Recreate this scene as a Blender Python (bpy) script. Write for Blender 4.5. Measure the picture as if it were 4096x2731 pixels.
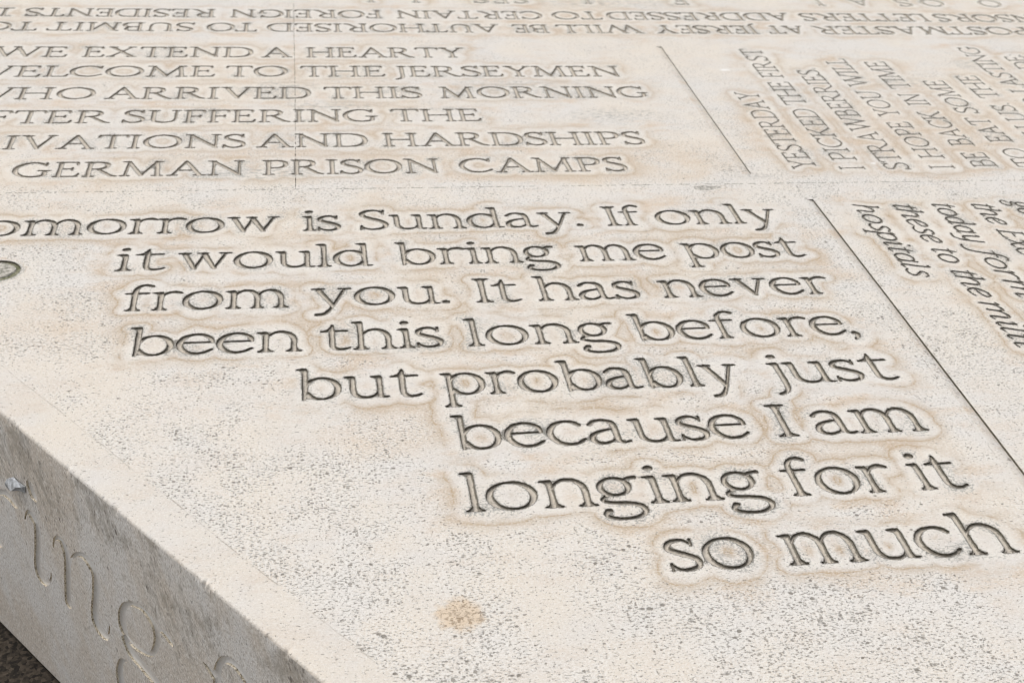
import bpy, math, random
import numpy as np
from mathutils import Matrix, Vector

S = 0.8            # metres per layout unit (height of the lens above the stone)
random.seed(4)
rng = np.random.default_rng(7)
scene = bpy.context.scene
for o in list(bpy.data.objects):
    bpy.data.objects.remove(o)

# ------------------------------------------------------------------ camera
cam = bpy.data.cameras.new('camera'); cam_o = bpy.data.objects.new('camera', cam)
scene.collection.objects.link(cam_o)
fw = Vector((0.14771086, 0.84436232, -0.51500852))
rt = Vector((0.98859563, -0.14149081, 0.05156575))
up = Vector((0.0293288, 0.516752, 0.85563263))
cam_o.matrix_world = Matrix(((rt.x, up.x, -fw.x, 0), (rt.y, up.y, -fw.y, 0), (rt.z, up.z, -fw.z, S), (0, 0, 0, 1)))
cam.sensor_width = 36; cam.lens = 47.36; cam.clip_end = 200; cam.clip_start = 0.05
cam.dof.use_dof = True; cam.dof.focus_distance = 1.38; cam.dof.aperture_fstop = 10
scene.camera = cam_o

# ------------------------------------------------------------------ light
SUN_EL, SUN_AZ = 56.0, -50.0        # azimuth clockwise from +Y
w = bpy.data.worlds.new('World'); scene.world = w; w.use_nodes = True
nt = w.node_tree; nt.nodes.clear()
wo = nt.nodes.new('ShaderNodeOutputWorld'); bg = nt.nodes.new('ShaderNodeBackground')
sky = nt.nodes.new('ShaderNodeTexSky'); sky.sky_type = 'NISHITA'; sky.sun_disc = False
sky.sun_elevation = math.radians(SUN_EL); sky.sun_rotation = math.radians(SUN_AZ)
sky.dust_density = 4.0; sky.air_density = 1.0; sky.ozone_density = 1.0
hs = nt.nodes.new('ShaderNodeHueSaturation'); hs.inputs['Saturation'].default_value = 0.22
nt.links.new(sky.outputs[0], hs.inputs['Color']); nt.links.new(hs.outputs[0], bg.inputs[0])
bg.inputs[1].default_value = 0.15
nt.links.new(bg.outputs[0], wo.inputs[0])
sl = bpy.data.lights.new('sun', 'SUN'); so = bpy.data.objects.new('sun', sl); scene.collection.objects.link(so)
sl.energy = 0.7; sl.angle = math.radians(50); sl.color = (1.0, 0.955, 0.90)
az, el = math.radians(SUN_AZ), math.radians(SUN_EL)
sd = Vector((math.sin(az) * math.cos(el), math.cos(az) * math.cos(el), math.sin(el)))
so.rotation_euler = (-sd).to_track_quat('-Z', 'Y').to_euler()
so.location = (1, 2, 4)
scene.view_settings.view_transform = 'Standard'; scene.view_settings.look = 'None'
scene.view_settings.gamma = 1.0; scene.view_settings.exposure = 0.17
scene.cycles.filter_width = 1.0

# ------------------------------------------------------------------ materials
class NT:
    def __init__(s, name):
        s.m = bpy.data.materials.new(name); s.m.use_nodes = True
        s.t = s.m.node_tree; s.b = s.t.nodes['Principled BSDF']
        s.b.inputs['Roughness'].default_value = 0.85
        s.b.inputs['Specular IOR Level'].default_value = 0.25
        s.memo = {}
        g = s.t.nodes.new('ShaderNodeNewGeometry'); s.pos = g.outputs['Position']
    def _in(s, n, k, v):
        if v is None: return
        if isinstance(v, (int, float)): n.inputs[k].default_value = v
        elif isinstance(v, tuple):
            n.inputs[k].default_value = v if len(v) == len(n.inputs[k].default_value) else v + (1,)
        else: s.t.links.new(v, n.inputs[k])
    def math(s, op, a, b=None, c=None, clamp=False):
        n = s.t.nodes.new('ShaderNodeMath'); n.operation = op; n.use_clamp = clamp
        s._in(n, 0, a); s._in(n, 1, b); s._in(n, 2, c); return n.outputs[0]
    def scale(s, v, sc, off=(0, 0, 0)):
        key = ('s', v.as_pointer(), sc, off)
        if key in s.memo: return s.memo[key]
        n = s.t.nodes.new('ShaderNodeMapping'); n.inputs['Scale'].default_value = sc
        n.inputs['Location'].default_value = off; s.t.links.new(v, n.inputs[0]); s.memo[key] = n.outputs[0]; return n.outputs[0]
    def noise(s, sc, det=2.0, rough=0.5, vec=None, dist=0.0):
        key = ('n', sc, det, rough, (vec or s.pos).as_pointer(), dist)
        if key in s.memo: return s.memo[key]
        n = s.t.nodes.new('ShaderNodeTexNoise'); n.inputs['Scale'].default_value = sc
        n.inputs['Detail'].default_value = det; n.inputs['Roughness'].default_value = rough
        n.inputs['Distortion'].default_value = dist
        s.t.links.new(vec or s.pos, n.inputs['Vector']); s.memo[key] = n.outputs['Fac']; return n.outputs['Fac']
    def voro(s, sc, vec=None, feat='F1'):
        n = s.t.nodes.new('ShaderNodeTexVoronoi'); n.feature = feat; n.inputs['Scale'].default_value = sc
        s.t.links.new(vec or s.pos, n.inputs['Vector']); return n
    def ramp(s, f, stops):
        n = s.t.nodes.new('ShaderNodeValToRGB'); e = n.color_ramp.elements
        while len(e) < len(stops): e.new(0.5)
        for k, (p, c) in enumerate(stops):
            e[k].position = p; e[k].color = (c, c, c, 1) if isinstance(c, (int, float)) else tuple(c) + (1,)
        s.t.links.new(f, n.inputs[0]); return n.outputs[0]
    def rng(s, v, a, b, c=0.0, d=1.0, smooth=False):
        n = s.t.nodes.new('ShaderNodeMapRange'); n.interpolation_type = 'SMOOTHSTEP' if smooth else 'LINEAR'
        s._in(n, 0, v); s._in(n, 1, a); s._in(n, 2, b); s._in(n, 3, c); s._in(n, 4, d); return n.outputs[0]
    def mix(s, f, a, b, mode='MIX'):
        n = s.t.nodes.new('ShaderNodeMix'); n.data_type = 'RGBA'; n.blend_type = mode
        s._in(n, 0, f); s._in(n, 6, a); s._in(n, 7, b); return n.outputs[2]
    def attr(s, name):
        n = s.t.nodes.new('ShaderNodeAttribute'); n.attribute_name = name; return n.outputs['Fac']
    def sep(s, v):
        n = s.t.nodes.new('ShaderNodeSeparateXYZ'); s.t.links.new(v, n.inputs[0]); return n.outputs
    def bump(s, h, strength, dist, nrm=None):
        n = s.t.nodes.new('ShaderNodeBump'); n.inputs['Strength'].default_value = strength
        n.inputs['Distance'].default_value = dist; s.t.links.new(h, n.inputs['Height'])
        if nrm: s.t.links.new(nrm, n.inputs['Normal'])
        return n.outputs[0]
    def done(s, col, nrm=None, rough=None):
        s.t.links.new(col, s.b.inputs['Base Color'])
        if nrm: s.t.links.new(nrm, s.b.inputs['Normal'])
        if rough: s.t.links.new(rough, s.b.inputs['Roughness'])
        return s.m

def pits(n, sc, vec, lo, hi, dens):
    """irregular pit mask: cells whose random size beats the density mask"""
    v = n.voro(sc, vec)
    c = n.sep(v.outputs['Color'])[0]
    rad = n.rng(n.math('MULTIPLY', n.math('POWER', c, 3.0), dens), 0.0, 1.0, lo, hi)
    d = n.math('ADD', v.outputs['Distance'], n.math('MULTIPLY_ADD', n.noise(sc * 2.2, 2.0, 0.6, vec), 0.55, -0.27))
    return n.rng(d, n.math('SUBTRACT', rad, 0.07), n.math('ADD', rad, 0.05), 1.0, 0.0)

def spot(n, x, y, rx, ry, jit, lo=0.7, hi=1.1):
    px = n.sep(n.pos)
    a = n.math('DIVIDE', n.math('SUBTRACT', px[0], x), rx)
    b = n.math('DIVIDE', n.math('SUBTRACT', px[1], y), ry)
    d = n.math('SQRT', n.math('ADD', n.math('MULTIPLY', a, a), n.math('MULTIPLY', b, b)))
    d = n.math('ADD', d, n.math('MULTIPLY_ADD', jit, 1.5, -0.75))
    return n.rng(d, lo, hi, 1.0, 0.0, True)

def make_top():
    n = NT('weathered_limestone')
    e = n.attr('edge')
    px = n.sep(n.pos)
    e0 = n.math('MULTIPLY', e, n.rng(n.noise(9, 2, 0.5, n.scale(n.pos, (1, 1, 1), (7, 3, 0))), 0.34, 0.66, 0.72, 1.45))
    e1 = n.math('ADD', e0, n.math('ADD', n.math('MULTIPLY_ADD', n.noise(13, 2, 0.5), 0.018, -0.009), n.math('MULTIPLY_ADD', n.noise(75, 3, 0.6), 0.005, -0.0025)))
    big = n.noise(2.6, 3, 0.6); mid = n.noise(11, 4, 0.6); fine = n.noise(55, 3, 0.6)
    streak = n.noise(34, 4, 0.65, n.scale(n.pos, (0.45, 1.0, 1.0)))
    away = n.rng(e1, 0.014, 0.034, 0, 1, True)                    # 0 among the letters, 1 on open stone
    # smooth drafted margin along the slanting edge
    md = n.math('ADD', n.math('MULTIPLY', px[0], 0.78801), n.math('MULTIPLY_ADD', px[1], 0.61566, -0.61566 * 0.9962 * S))
    marg = n.rng(n.math('ADD', md, n.math('MULTIPLY_ADD', fine, 0.01, -0.005)), 0.040, 0.050, 1, 0, True)
    # base stone
    k = n.rng(n.math('ADD', n.math('MULTIPLY', big, 0.6), n.math('MULTIPLY', mid, 0.5)), 0.44, 0.64, 0, 1, True)
    col = n.mix(k, (0.722, 0.655, 0.565), (0.695, 0.662, 0.618))
    tan = n.rng(n.math('ADD', n.math('MULTIPLY', streak, 0.6), n.math('MULTIPLY', mid, 0.4)), 0.47, 0.64, 0, 1, True)
    near = n.ramp(n.math('DIVIDE', e1, 0.06), [(0.0, 0.25), (0.14, 0.6), (0.3, 1.0), (0.6, 0.85), (1.0, 0.35)])
    col = n.mix(n.math('MULTIPLY', n.math('MULTIPLY', tan, near), 0.95), col, (0.640, 0.515, 0.390))
    for (x, y, a, b, q) in ((0.70, 2.29, 0.16, 0.09, 0.8), (0.45, 2.20, 0.40, 0.03, 0.6), (1.25, 2.40, 0.40, 0.22, 0.55), (0.92, 2.42, 0.10, 0.22, 0.7), (-0.35, 1.72, 0.14, 0.10, 0.5), (0.10, 1.42, 0.12, 0.07, 0.55), (0.02, 2.30, 0.5, 0.05, 0.45), (0.15, 1.28, 0.05, 0.06, 0.5)):
        s0 = n.math('MULTIPLY', spot(n, x * S, y * S, a * S, b * S, mid, 0.0, 1.15), n.rng(streak, 0.34, 0.60, 0.35, q + 0.12))
        col = n.mix(s0, col, (0.625, 0.500, 0.370))
    # pale washed band round the letters with a brown tide line outside it
    halo = n.math('MULTIPLY', n.rng(e1, 0.002, 0.0105, 1, 0, True), n.rng(fine, 0.36, 0.60, 0.15, 1.0))
    col = n.mix(n.math('MULTIPLY', halo, 0.70), col, (0.79, 0.75, 0.68))
    tide = n.ramp(n.math('DIVIDE', e1, 0.04), [(0.0, 0.0), (0.22, 0.10), (0.32, 0.50), (0.385, 1.0), (0.415, 0.60), (0.60, 0.28), (0.95, 0.0)])
    tside = n.math('ADD', n.math('MULTIPLY', n.noise(7, 2, 0.5), 0.6), n.math('MULTIPLY', n.noise(42, 3, 0.6, n.scale(n.pos, (0.5, 1, 1))), 0.4))
    tmask = n.math('MULTIPLY', tide, n.rng(tside, 0.41, 0.54, 0.10, 1.0, True))
    col = n.mix(n.math('MULTIPLY', tmask, n.rng(px[1], 1.6, 1.9, 0.95, 0.60)), col, (0.445, 0.325, 0.20))
    # density of the open pores
    dens0 = n.rng(n.math('ADD', n.math('MULTIPLY', n.noise(3.6, 3, 0.6), 0.5), n.math('MULTIPLY', n.noise(17, 3, 0.65), 0.55)), 0.40, 0.62, 0.40, 1, True)
    quiet = n.math('MULTIPLY', n.math('MULTIPLY_ADD', away, 0.45, 0.55), n.math('SUBTRACT', 1.0, n.math('MULTIPLY', marg, 0.62)))
    quiet = n.math('MULTIPLY', quiet, n.math('SUBTRACT', 1.0, n.math('MULTIPLY', tmask, 0.5)))
    farq = n.math('MULTIPLY', n.rng(px[1], 1.6, 2.4, 1.0, 0.6), n.rng(px[1], 0.95, 1.25, 1.08, 1.0))
    dens = n.math('MULTIPLY', n.math('MULTIPLY', dens0, quiet), farq)
    # lime bloom: fine white flecks
    wn = n.noise(520, 3, 0.7, n.scale(n.pos, (0.7, 1, 1)))
    wh = n.rng(n.math('MULTIPLY_ADD', dens, 0.09, wn), 0.54, 0.60, 0, 1)
    col = n.mix(n.math('MULTIPLY', wh, n.math('MULTIPLY_ADD', dens, 0.35, 0.25)), col, (0.86, 0.84, 0.80))
    # fine grey flecks, lines of open grain
    dn = n.noise(480, 3, 0.62, n.scale(n.pos, (0.55, 1, 1), (5, 2, 0)), 0.3)
    dk = n.rng(n.math('MULTIPLY_ADD', dens, 0.09, dn), 0.662, 0.682, 0, 1)
    gpos = n.scale(n.pos, (0.78, 1.0, 1.0))
    p1 = pits(n, 215, gpos, -0.09, 0.50, n.math('MULTIPLY', dens, n.rng(n.noise(40, 3, 0.6), 0.38, 0.62, 0.35, 1.0)))
    p2 = pits(n, 410, gpos, -0.06, 0.67, n.math('MULTIPLY', dens, n.rng(n.noise(26, 3, 0.6), 0.36, 0.60, 0.5, 1.0)))
    p3 = pits(n, 75, n.scale(n.pos, (0.8, 1, 1), (3, 1, 0)), -0.04, 0.16, dens)
    grain = n.noise(1000, 2, 0.6)
    col = n.mix(n.rng(grain, 0.36, 0.60, 0.30, 0.0), col, (0.46, 0.42, 0.365))
    pitc = n.mix(n.noise(90, 2), (0.085, 0.075, 0.06), (0.29, 0.26, 0.215))
    pm = n.math('MAXIMUM', n.math('MAXIMUM', p1, n.math('MULTIPLY', p2, 0.85)), p3)
    pm = n.math('MAXIMUM', pm, n.math('MULTIPLY', dk, 0.75))
    col = n.mix(n.math('MULTIPLY', pm, 0.88), col, pitc)
    ga = n.rng(n.math('MULTIPLY', dens0, n.noise(150, 3, 0.7)), 0.36, 0.66, 0, 0.16)
    col = n.mix(n.math('MULTIPLY', ga, quiet), col, (0.46, 0.455, 0.435))
    # black grime creeping out of the cuts, grey algae hanging below them
    gr = n.math('MULTIPLY_ADD', e, -125.0, n.noise(560, 3, 0.8))
    gmask = n.rng(gr, 0.37, 0.46, 0, 1)
    col = n.mix(n.math('MULTIPLY', gmask, 0.80), col, (0.105, 0.095, 0.074))
    alg = n.rng(n.noise(15, 3, 0.6), 0.44, 0.60, 0.0, 0.16)
    gr2 = n.rng(n.math('ADD', n.math('MULTIPLY_ADD', e, -9.0, n.noise(330, 4, 0.8)), alg), 0.60, 0.68, 0, 1)
    col = n.mix(n.math('MULTIPLY', gr2, n.rng(e, 0.008, 0.020, 0.75, 0.0)), col, (0.27, 0.265, 0.24))
    # broken dirt line of the margin
    ln = n.math('ABSOLUTE', n.math('ADD', n.math('SUBTRACT', md, 0.0452), n.math('MULTIPLY_ADD', n.noise(14, 4, 0.7), 0.006, -0.003)))
    lm = n.math('MULTIPLY', n.rng(n.math('MULTIPLY_ADD', n.noise(300, 3, 0.7), 0.0018, ln), 0.0009, 0.0018, 1, 0), n.rng(n.noise(22, 4, 0.7), 0.40, 0.60, 0.0, 0.8))
    col = n.mix(lm, col, (0.33, 0.285, 0.23))
    l2 = n.math('ABSOLUTE', n.math('ADD', n.math('SUBTRACT', px[0], 0.879 * S), n.math('MULTIPLY_ADD', n.noise(20, 4, 0.7), 0.004, -0.002)))
    l2 = n.math('MULTIPLY', n.rng(n.math('MULTIPLY_ADD', n.noise(300, 3, 0.7), 0.0018, l2), 0.0009, 0.0016, 1, 0), n.math('MULTIPLY', n.rng(px[1], 2.10 * S, 2.10 * S + 0.01, 0.8, 0), n.rng(n.noise(26, 4, 0.7), 0.46, 0.60, 0.0, 0.8)))
    col = n.mix(l2, col, (0.33, 0.285, 0.23))
    # rust-brown tea stain, bird-lime spots, grime clouds
    jn = n.noise(50, 4, 0.75)
    st = spot(n, 0.1500 * S, 1.0800 * S, 0.0300 * S, 0.0295 * S, jn, 0.55, 1.12)
    inner = n.mix(n.math('MAXIMUM', pm, n.rng(n.noise(170, 3, 0.7), 0.52, 0.60)), (0.67, 0.52, 0.36), (0.36, 0.25, 0.145))
    col = n.mix(n.math('MULTIPLY', st, 0.72), col, inner)
    for (x, y, a, b) in ((0.9262, 2.7685, 0.022, 0.012), (1.075, 2.2535, 0.008, 0.010), (1.243, 3.02, 0.010, 0.006)):
        s1 = spot(n, x * S, y * S, a * S, b * S, n.noise(110, 4, 0.8), 0.3, 0.8)
        col = n.mix(n.math('MULTIPLY', s1, 0.7), col, (0.84, 0.83, 0.81))
    for (x, y, a, b) in ((-0.30, 2.50, 0.05, 0.03), (-0.05, 2.66, 0.10, 0.04), (0.05, 2.56, 0.12, 0.035), (-0.10, 2.24, 0.16, 0.03), (0.04, 2.03, 0.04, 0.02), (0.46, 1.16, 0.03, 0.02), (0.45, 2.66, 0.2, 0.06), (0.62, 2.50, 0.16, 0.05), (0.75, 3.25, 0.3, 0.05), (0.2, 3.3, 0.2, 0.04), (0.82, 2.20, 0.05, 0.015), (1.30, 2.68, 0.07, 0.05), (1.52, 2.80, 0.05, 0.05)):
        s1 = n.math('MULTIPLY', spot(n, x * S, y * S, a * S, b * S, mid, 0.2, 1.1), n.rng(n.noise(170, 4, 0.78, n.scale(n.pos, (0.5, 1, 1))), 0.48, 0.60, 0, 0.75))
        col = n.mix(s1, col, (0.36, 0.35, 0.32))
    nrm = n.bump(n.math('ADD', n.math('MULTIPLY', grain, 0.5), n.math('MULTIPLY', n.noise(300, 3, 0.6), 0.9)), 0.45, 0.0010)
    nrm = n.bump(n.math('SUBTRACT', 1.0, n.math('MAXIMUM', pm, gmask)), 0.6, 0.0012, nrm)
    nrm = n.bump(n.noise(14, 3, 0.5), 0.25, 0.004, nrm)
    return n.done(col, nrm)

def make_floor(name, c1, c2, c3, grime, amt, gd):
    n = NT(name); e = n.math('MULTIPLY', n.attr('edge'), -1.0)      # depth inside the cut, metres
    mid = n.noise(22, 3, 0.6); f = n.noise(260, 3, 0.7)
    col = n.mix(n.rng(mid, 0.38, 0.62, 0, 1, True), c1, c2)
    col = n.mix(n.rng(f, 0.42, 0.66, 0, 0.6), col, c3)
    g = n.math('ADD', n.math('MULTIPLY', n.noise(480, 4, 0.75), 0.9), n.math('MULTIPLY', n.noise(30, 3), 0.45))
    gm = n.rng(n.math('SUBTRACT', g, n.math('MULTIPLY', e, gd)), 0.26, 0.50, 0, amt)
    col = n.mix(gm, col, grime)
    cr = n.voro(130, n.scale(n.pos, (1.0, 1.6, 1.0)), 'DISTANCE_TO_EDGE').outputs['Distance']
    col = n.mix(n.math('MULTIPLY', n.rng(cr, 0.0, 0.06, 1, 0), n.rng(n.noise(60), 0.45, 0.55, 0, amt * 0.7)), col, grime)
    nrm = n.bump(n.noise(600, 3, 0.7), 0.5, 0.0009)
    return n.done(col, nrm)

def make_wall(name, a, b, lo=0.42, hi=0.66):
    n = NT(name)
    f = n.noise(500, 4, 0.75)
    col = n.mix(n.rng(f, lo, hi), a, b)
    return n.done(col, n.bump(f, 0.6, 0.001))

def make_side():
    n = NT('less_bleached_limestone_face')  # same stone as the top, less bleached
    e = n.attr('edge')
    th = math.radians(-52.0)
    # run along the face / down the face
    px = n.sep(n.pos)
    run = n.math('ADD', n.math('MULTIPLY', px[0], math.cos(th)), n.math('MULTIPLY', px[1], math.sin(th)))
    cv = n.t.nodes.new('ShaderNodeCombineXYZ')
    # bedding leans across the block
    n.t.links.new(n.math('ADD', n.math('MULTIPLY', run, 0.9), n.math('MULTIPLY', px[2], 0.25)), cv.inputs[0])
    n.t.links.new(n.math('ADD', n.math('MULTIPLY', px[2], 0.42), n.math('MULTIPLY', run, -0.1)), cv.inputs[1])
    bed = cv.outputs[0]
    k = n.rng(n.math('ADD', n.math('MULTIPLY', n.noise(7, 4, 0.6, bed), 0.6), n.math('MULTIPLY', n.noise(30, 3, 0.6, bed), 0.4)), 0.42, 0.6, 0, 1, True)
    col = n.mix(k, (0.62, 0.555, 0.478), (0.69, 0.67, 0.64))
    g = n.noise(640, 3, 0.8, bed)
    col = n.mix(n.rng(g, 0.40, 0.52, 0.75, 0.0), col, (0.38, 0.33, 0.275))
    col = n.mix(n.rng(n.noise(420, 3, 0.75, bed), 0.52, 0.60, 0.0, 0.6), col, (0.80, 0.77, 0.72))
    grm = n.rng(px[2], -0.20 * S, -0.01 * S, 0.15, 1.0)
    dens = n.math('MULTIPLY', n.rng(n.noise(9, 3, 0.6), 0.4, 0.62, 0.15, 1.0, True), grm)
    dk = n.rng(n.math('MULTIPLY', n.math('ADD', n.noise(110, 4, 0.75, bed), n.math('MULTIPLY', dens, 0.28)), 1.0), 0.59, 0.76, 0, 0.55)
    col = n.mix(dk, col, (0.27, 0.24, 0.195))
    p1 = pits(n, 130, bed, 0.0, 0.40, n.math('MULTIPLY_ADD', dens, 0.5, 0.3))
    p2 = pits(n, 380, bed, 0.0, 0.66, n.math('MULTIPLY_ADD', dens, 0.6, 0.35))
    pm = n.math('MAXIMUM', p1, n.math('MULTIPLY', p2, 0.6))
    col = n.mix(n.math('MULTIPLY', pm, 0.8), col, (0.15, 0.13, 0.11))
    nrm = n.bump(n.math('ADD', g, n.math('MULTIPLY', n.noise(90, 4, 0.7, bed), 1.2)), 0.6, 0.0016)
    nrm = n.bump(n.math('SUBTRACT', 1.0, pm), 0.6, 0.0012, nrm)
    return n.done(col, nrm)

M_TOP = make_top()
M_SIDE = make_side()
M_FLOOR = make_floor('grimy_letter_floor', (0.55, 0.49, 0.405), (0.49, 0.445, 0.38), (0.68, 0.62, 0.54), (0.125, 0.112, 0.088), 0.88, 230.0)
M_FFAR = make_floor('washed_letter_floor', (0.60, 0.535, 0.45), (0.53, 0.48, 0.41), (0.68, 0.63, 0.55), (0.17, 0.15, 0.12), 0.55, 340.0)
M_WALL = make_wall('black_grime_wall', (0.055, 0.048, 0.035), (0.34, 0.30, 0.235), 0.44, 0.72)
M_WFAR = make_wall('grey_grime_wall', (0.135, 0.118, 0.09), (0.50, 0.45, 0.37), 0.40, 0.64)
M_SFLOOR = make_floor('clean_letter_floor', (0.60, 0.56, 0.51), (0.62, 0.60, 0.57), (0.68, 0.66, 0.63), (0.36, 0.31, 0.24), 0.22, 900.0)
M_SWALL = make_wall('highlight_cut_wall', (0.20, 0.165, 0.11), (0.78, 0.70, 0.56), 0.38, 0.54)  # pale wall tone stands in for sky highlights along the script cuts

def make_plain(name, c1, c2, sc, rough=0.85, metal=0.0, bump=0.0):
    n = NT(name); f = n.noise(sc, 4, 0.65)
    col = n.mix(n.rng(f, 0.4, 0.62), c1, c2)
    n.b.inputs['Metallic'].default_value = metal; n.b.inputs['Roughness'].default_value = rough
    return n.done(col, n.bump(f, 0.5, bump) if bump else None)
M_SLIT = make_plain('dark_joint_mortar', (0.20, 0.18, 0.15), (0.42, 0.38, 0.32), 200)
M_PLUG = make_plain('pitted_plug_stone', (0.24, 0.23, 0.19), (0.62, 0.585, 0.52), 150, 0.9, 0, 0.003)
M_CHIP = make_plain('grey_lichened_chip', (0.33, 0.315, 0.28), (0.66, 0.62, 0.56), 210, 0.9, 0, 0.002)
M_FOIL = make_plain('dull_silver_foil', (0.30, 0.31, 0.32), (0.62, 0.64, 0.66), 160, 0.42, 0.55, 0.0004)
M_MOSS = make_plain('olive_moss_ring', (0.13, 0.135, 0.075), (0.34, 0.32, 0.24), 220, 0.95, 0, 0.003)
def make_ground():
    n = NT('shade_darkened_granite')  # speckled granite, its dark colour also holds the shade at the block's foot
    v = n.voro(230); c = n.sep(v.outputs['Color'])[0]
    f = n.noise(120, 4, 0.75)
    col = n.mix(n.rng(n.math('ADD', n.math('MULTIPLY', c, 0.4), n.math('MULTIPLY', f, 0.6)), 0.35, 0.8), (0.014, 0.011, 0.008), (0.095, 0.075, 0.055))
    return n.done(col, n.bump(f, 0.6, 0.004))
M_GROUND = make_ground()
M_BOUNCE = make_plain('pale_bounce_ground', (0.36, 0.34, 0.31), (0.29, 0.275, 0.25), 8, 0.9)  # unseen ground added pale to bounce light up onto the side face

# ------------------------------------------------------------------ letter forms (pen strokes, x, y, width)
def ell(cx, cy, rx, ry, a0, a1, lo, hi, stress=15, n=None, taper=0):
    n = n or max(8, int(abs(a1 - a0) / 14)); pts = []
    for k in range(n + 1):
        a = math.radians(a0 + (a1 - a0) * k / n)
        wd = lo + (hi - lo) * abs(math.cos(a - math.radians(stress))) ** 1.6
        pts.append((cx + rx * math.cos(a), cy + ry * math.sin(a), wd))
    return ('p', pts)
def foot(x, h=16, y=2.5, s=1):
    return [('p', [(x - h, y, 5), (x + h, y, 5)]), ('p', [(x - 4, y + 12 * s, 6), (x - h + 4, y + 1 * s, 4)]), ('p', [(x + 4, y + 12 * s, 6), (x + h - 4, y + 1 * s, 4)])]
def flag(x, y=92):
    return [('p', [(x - 18, y + 1, 4.5), (x - 8, y + 1.5, 6), (x + 1, y + 1, 9)]), ('p', [(x - 12, y - 1, 4), (x - 3, y - 9, 6)])]
def stem(x, y0, y1, wd=13):
    return [('p', [(x, y0, wd), (x, (y0 + y1) / 2, wd * .93), (x, y1, wd)])]
def arch(x0, x1, r=6):
    d = x1 - x0
    return ('s', [(x0 + 2, 68, 5), (x0 + .20 * d, 86, 6), (x0 + .42 * d, 96, 8), (x0 + .68 * d, 95, 10), (x0 + .90 * d, 82, 13), (x1, 62, 13.5), (x1, 36, 12.5), (x1, r, 13)])

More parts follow.
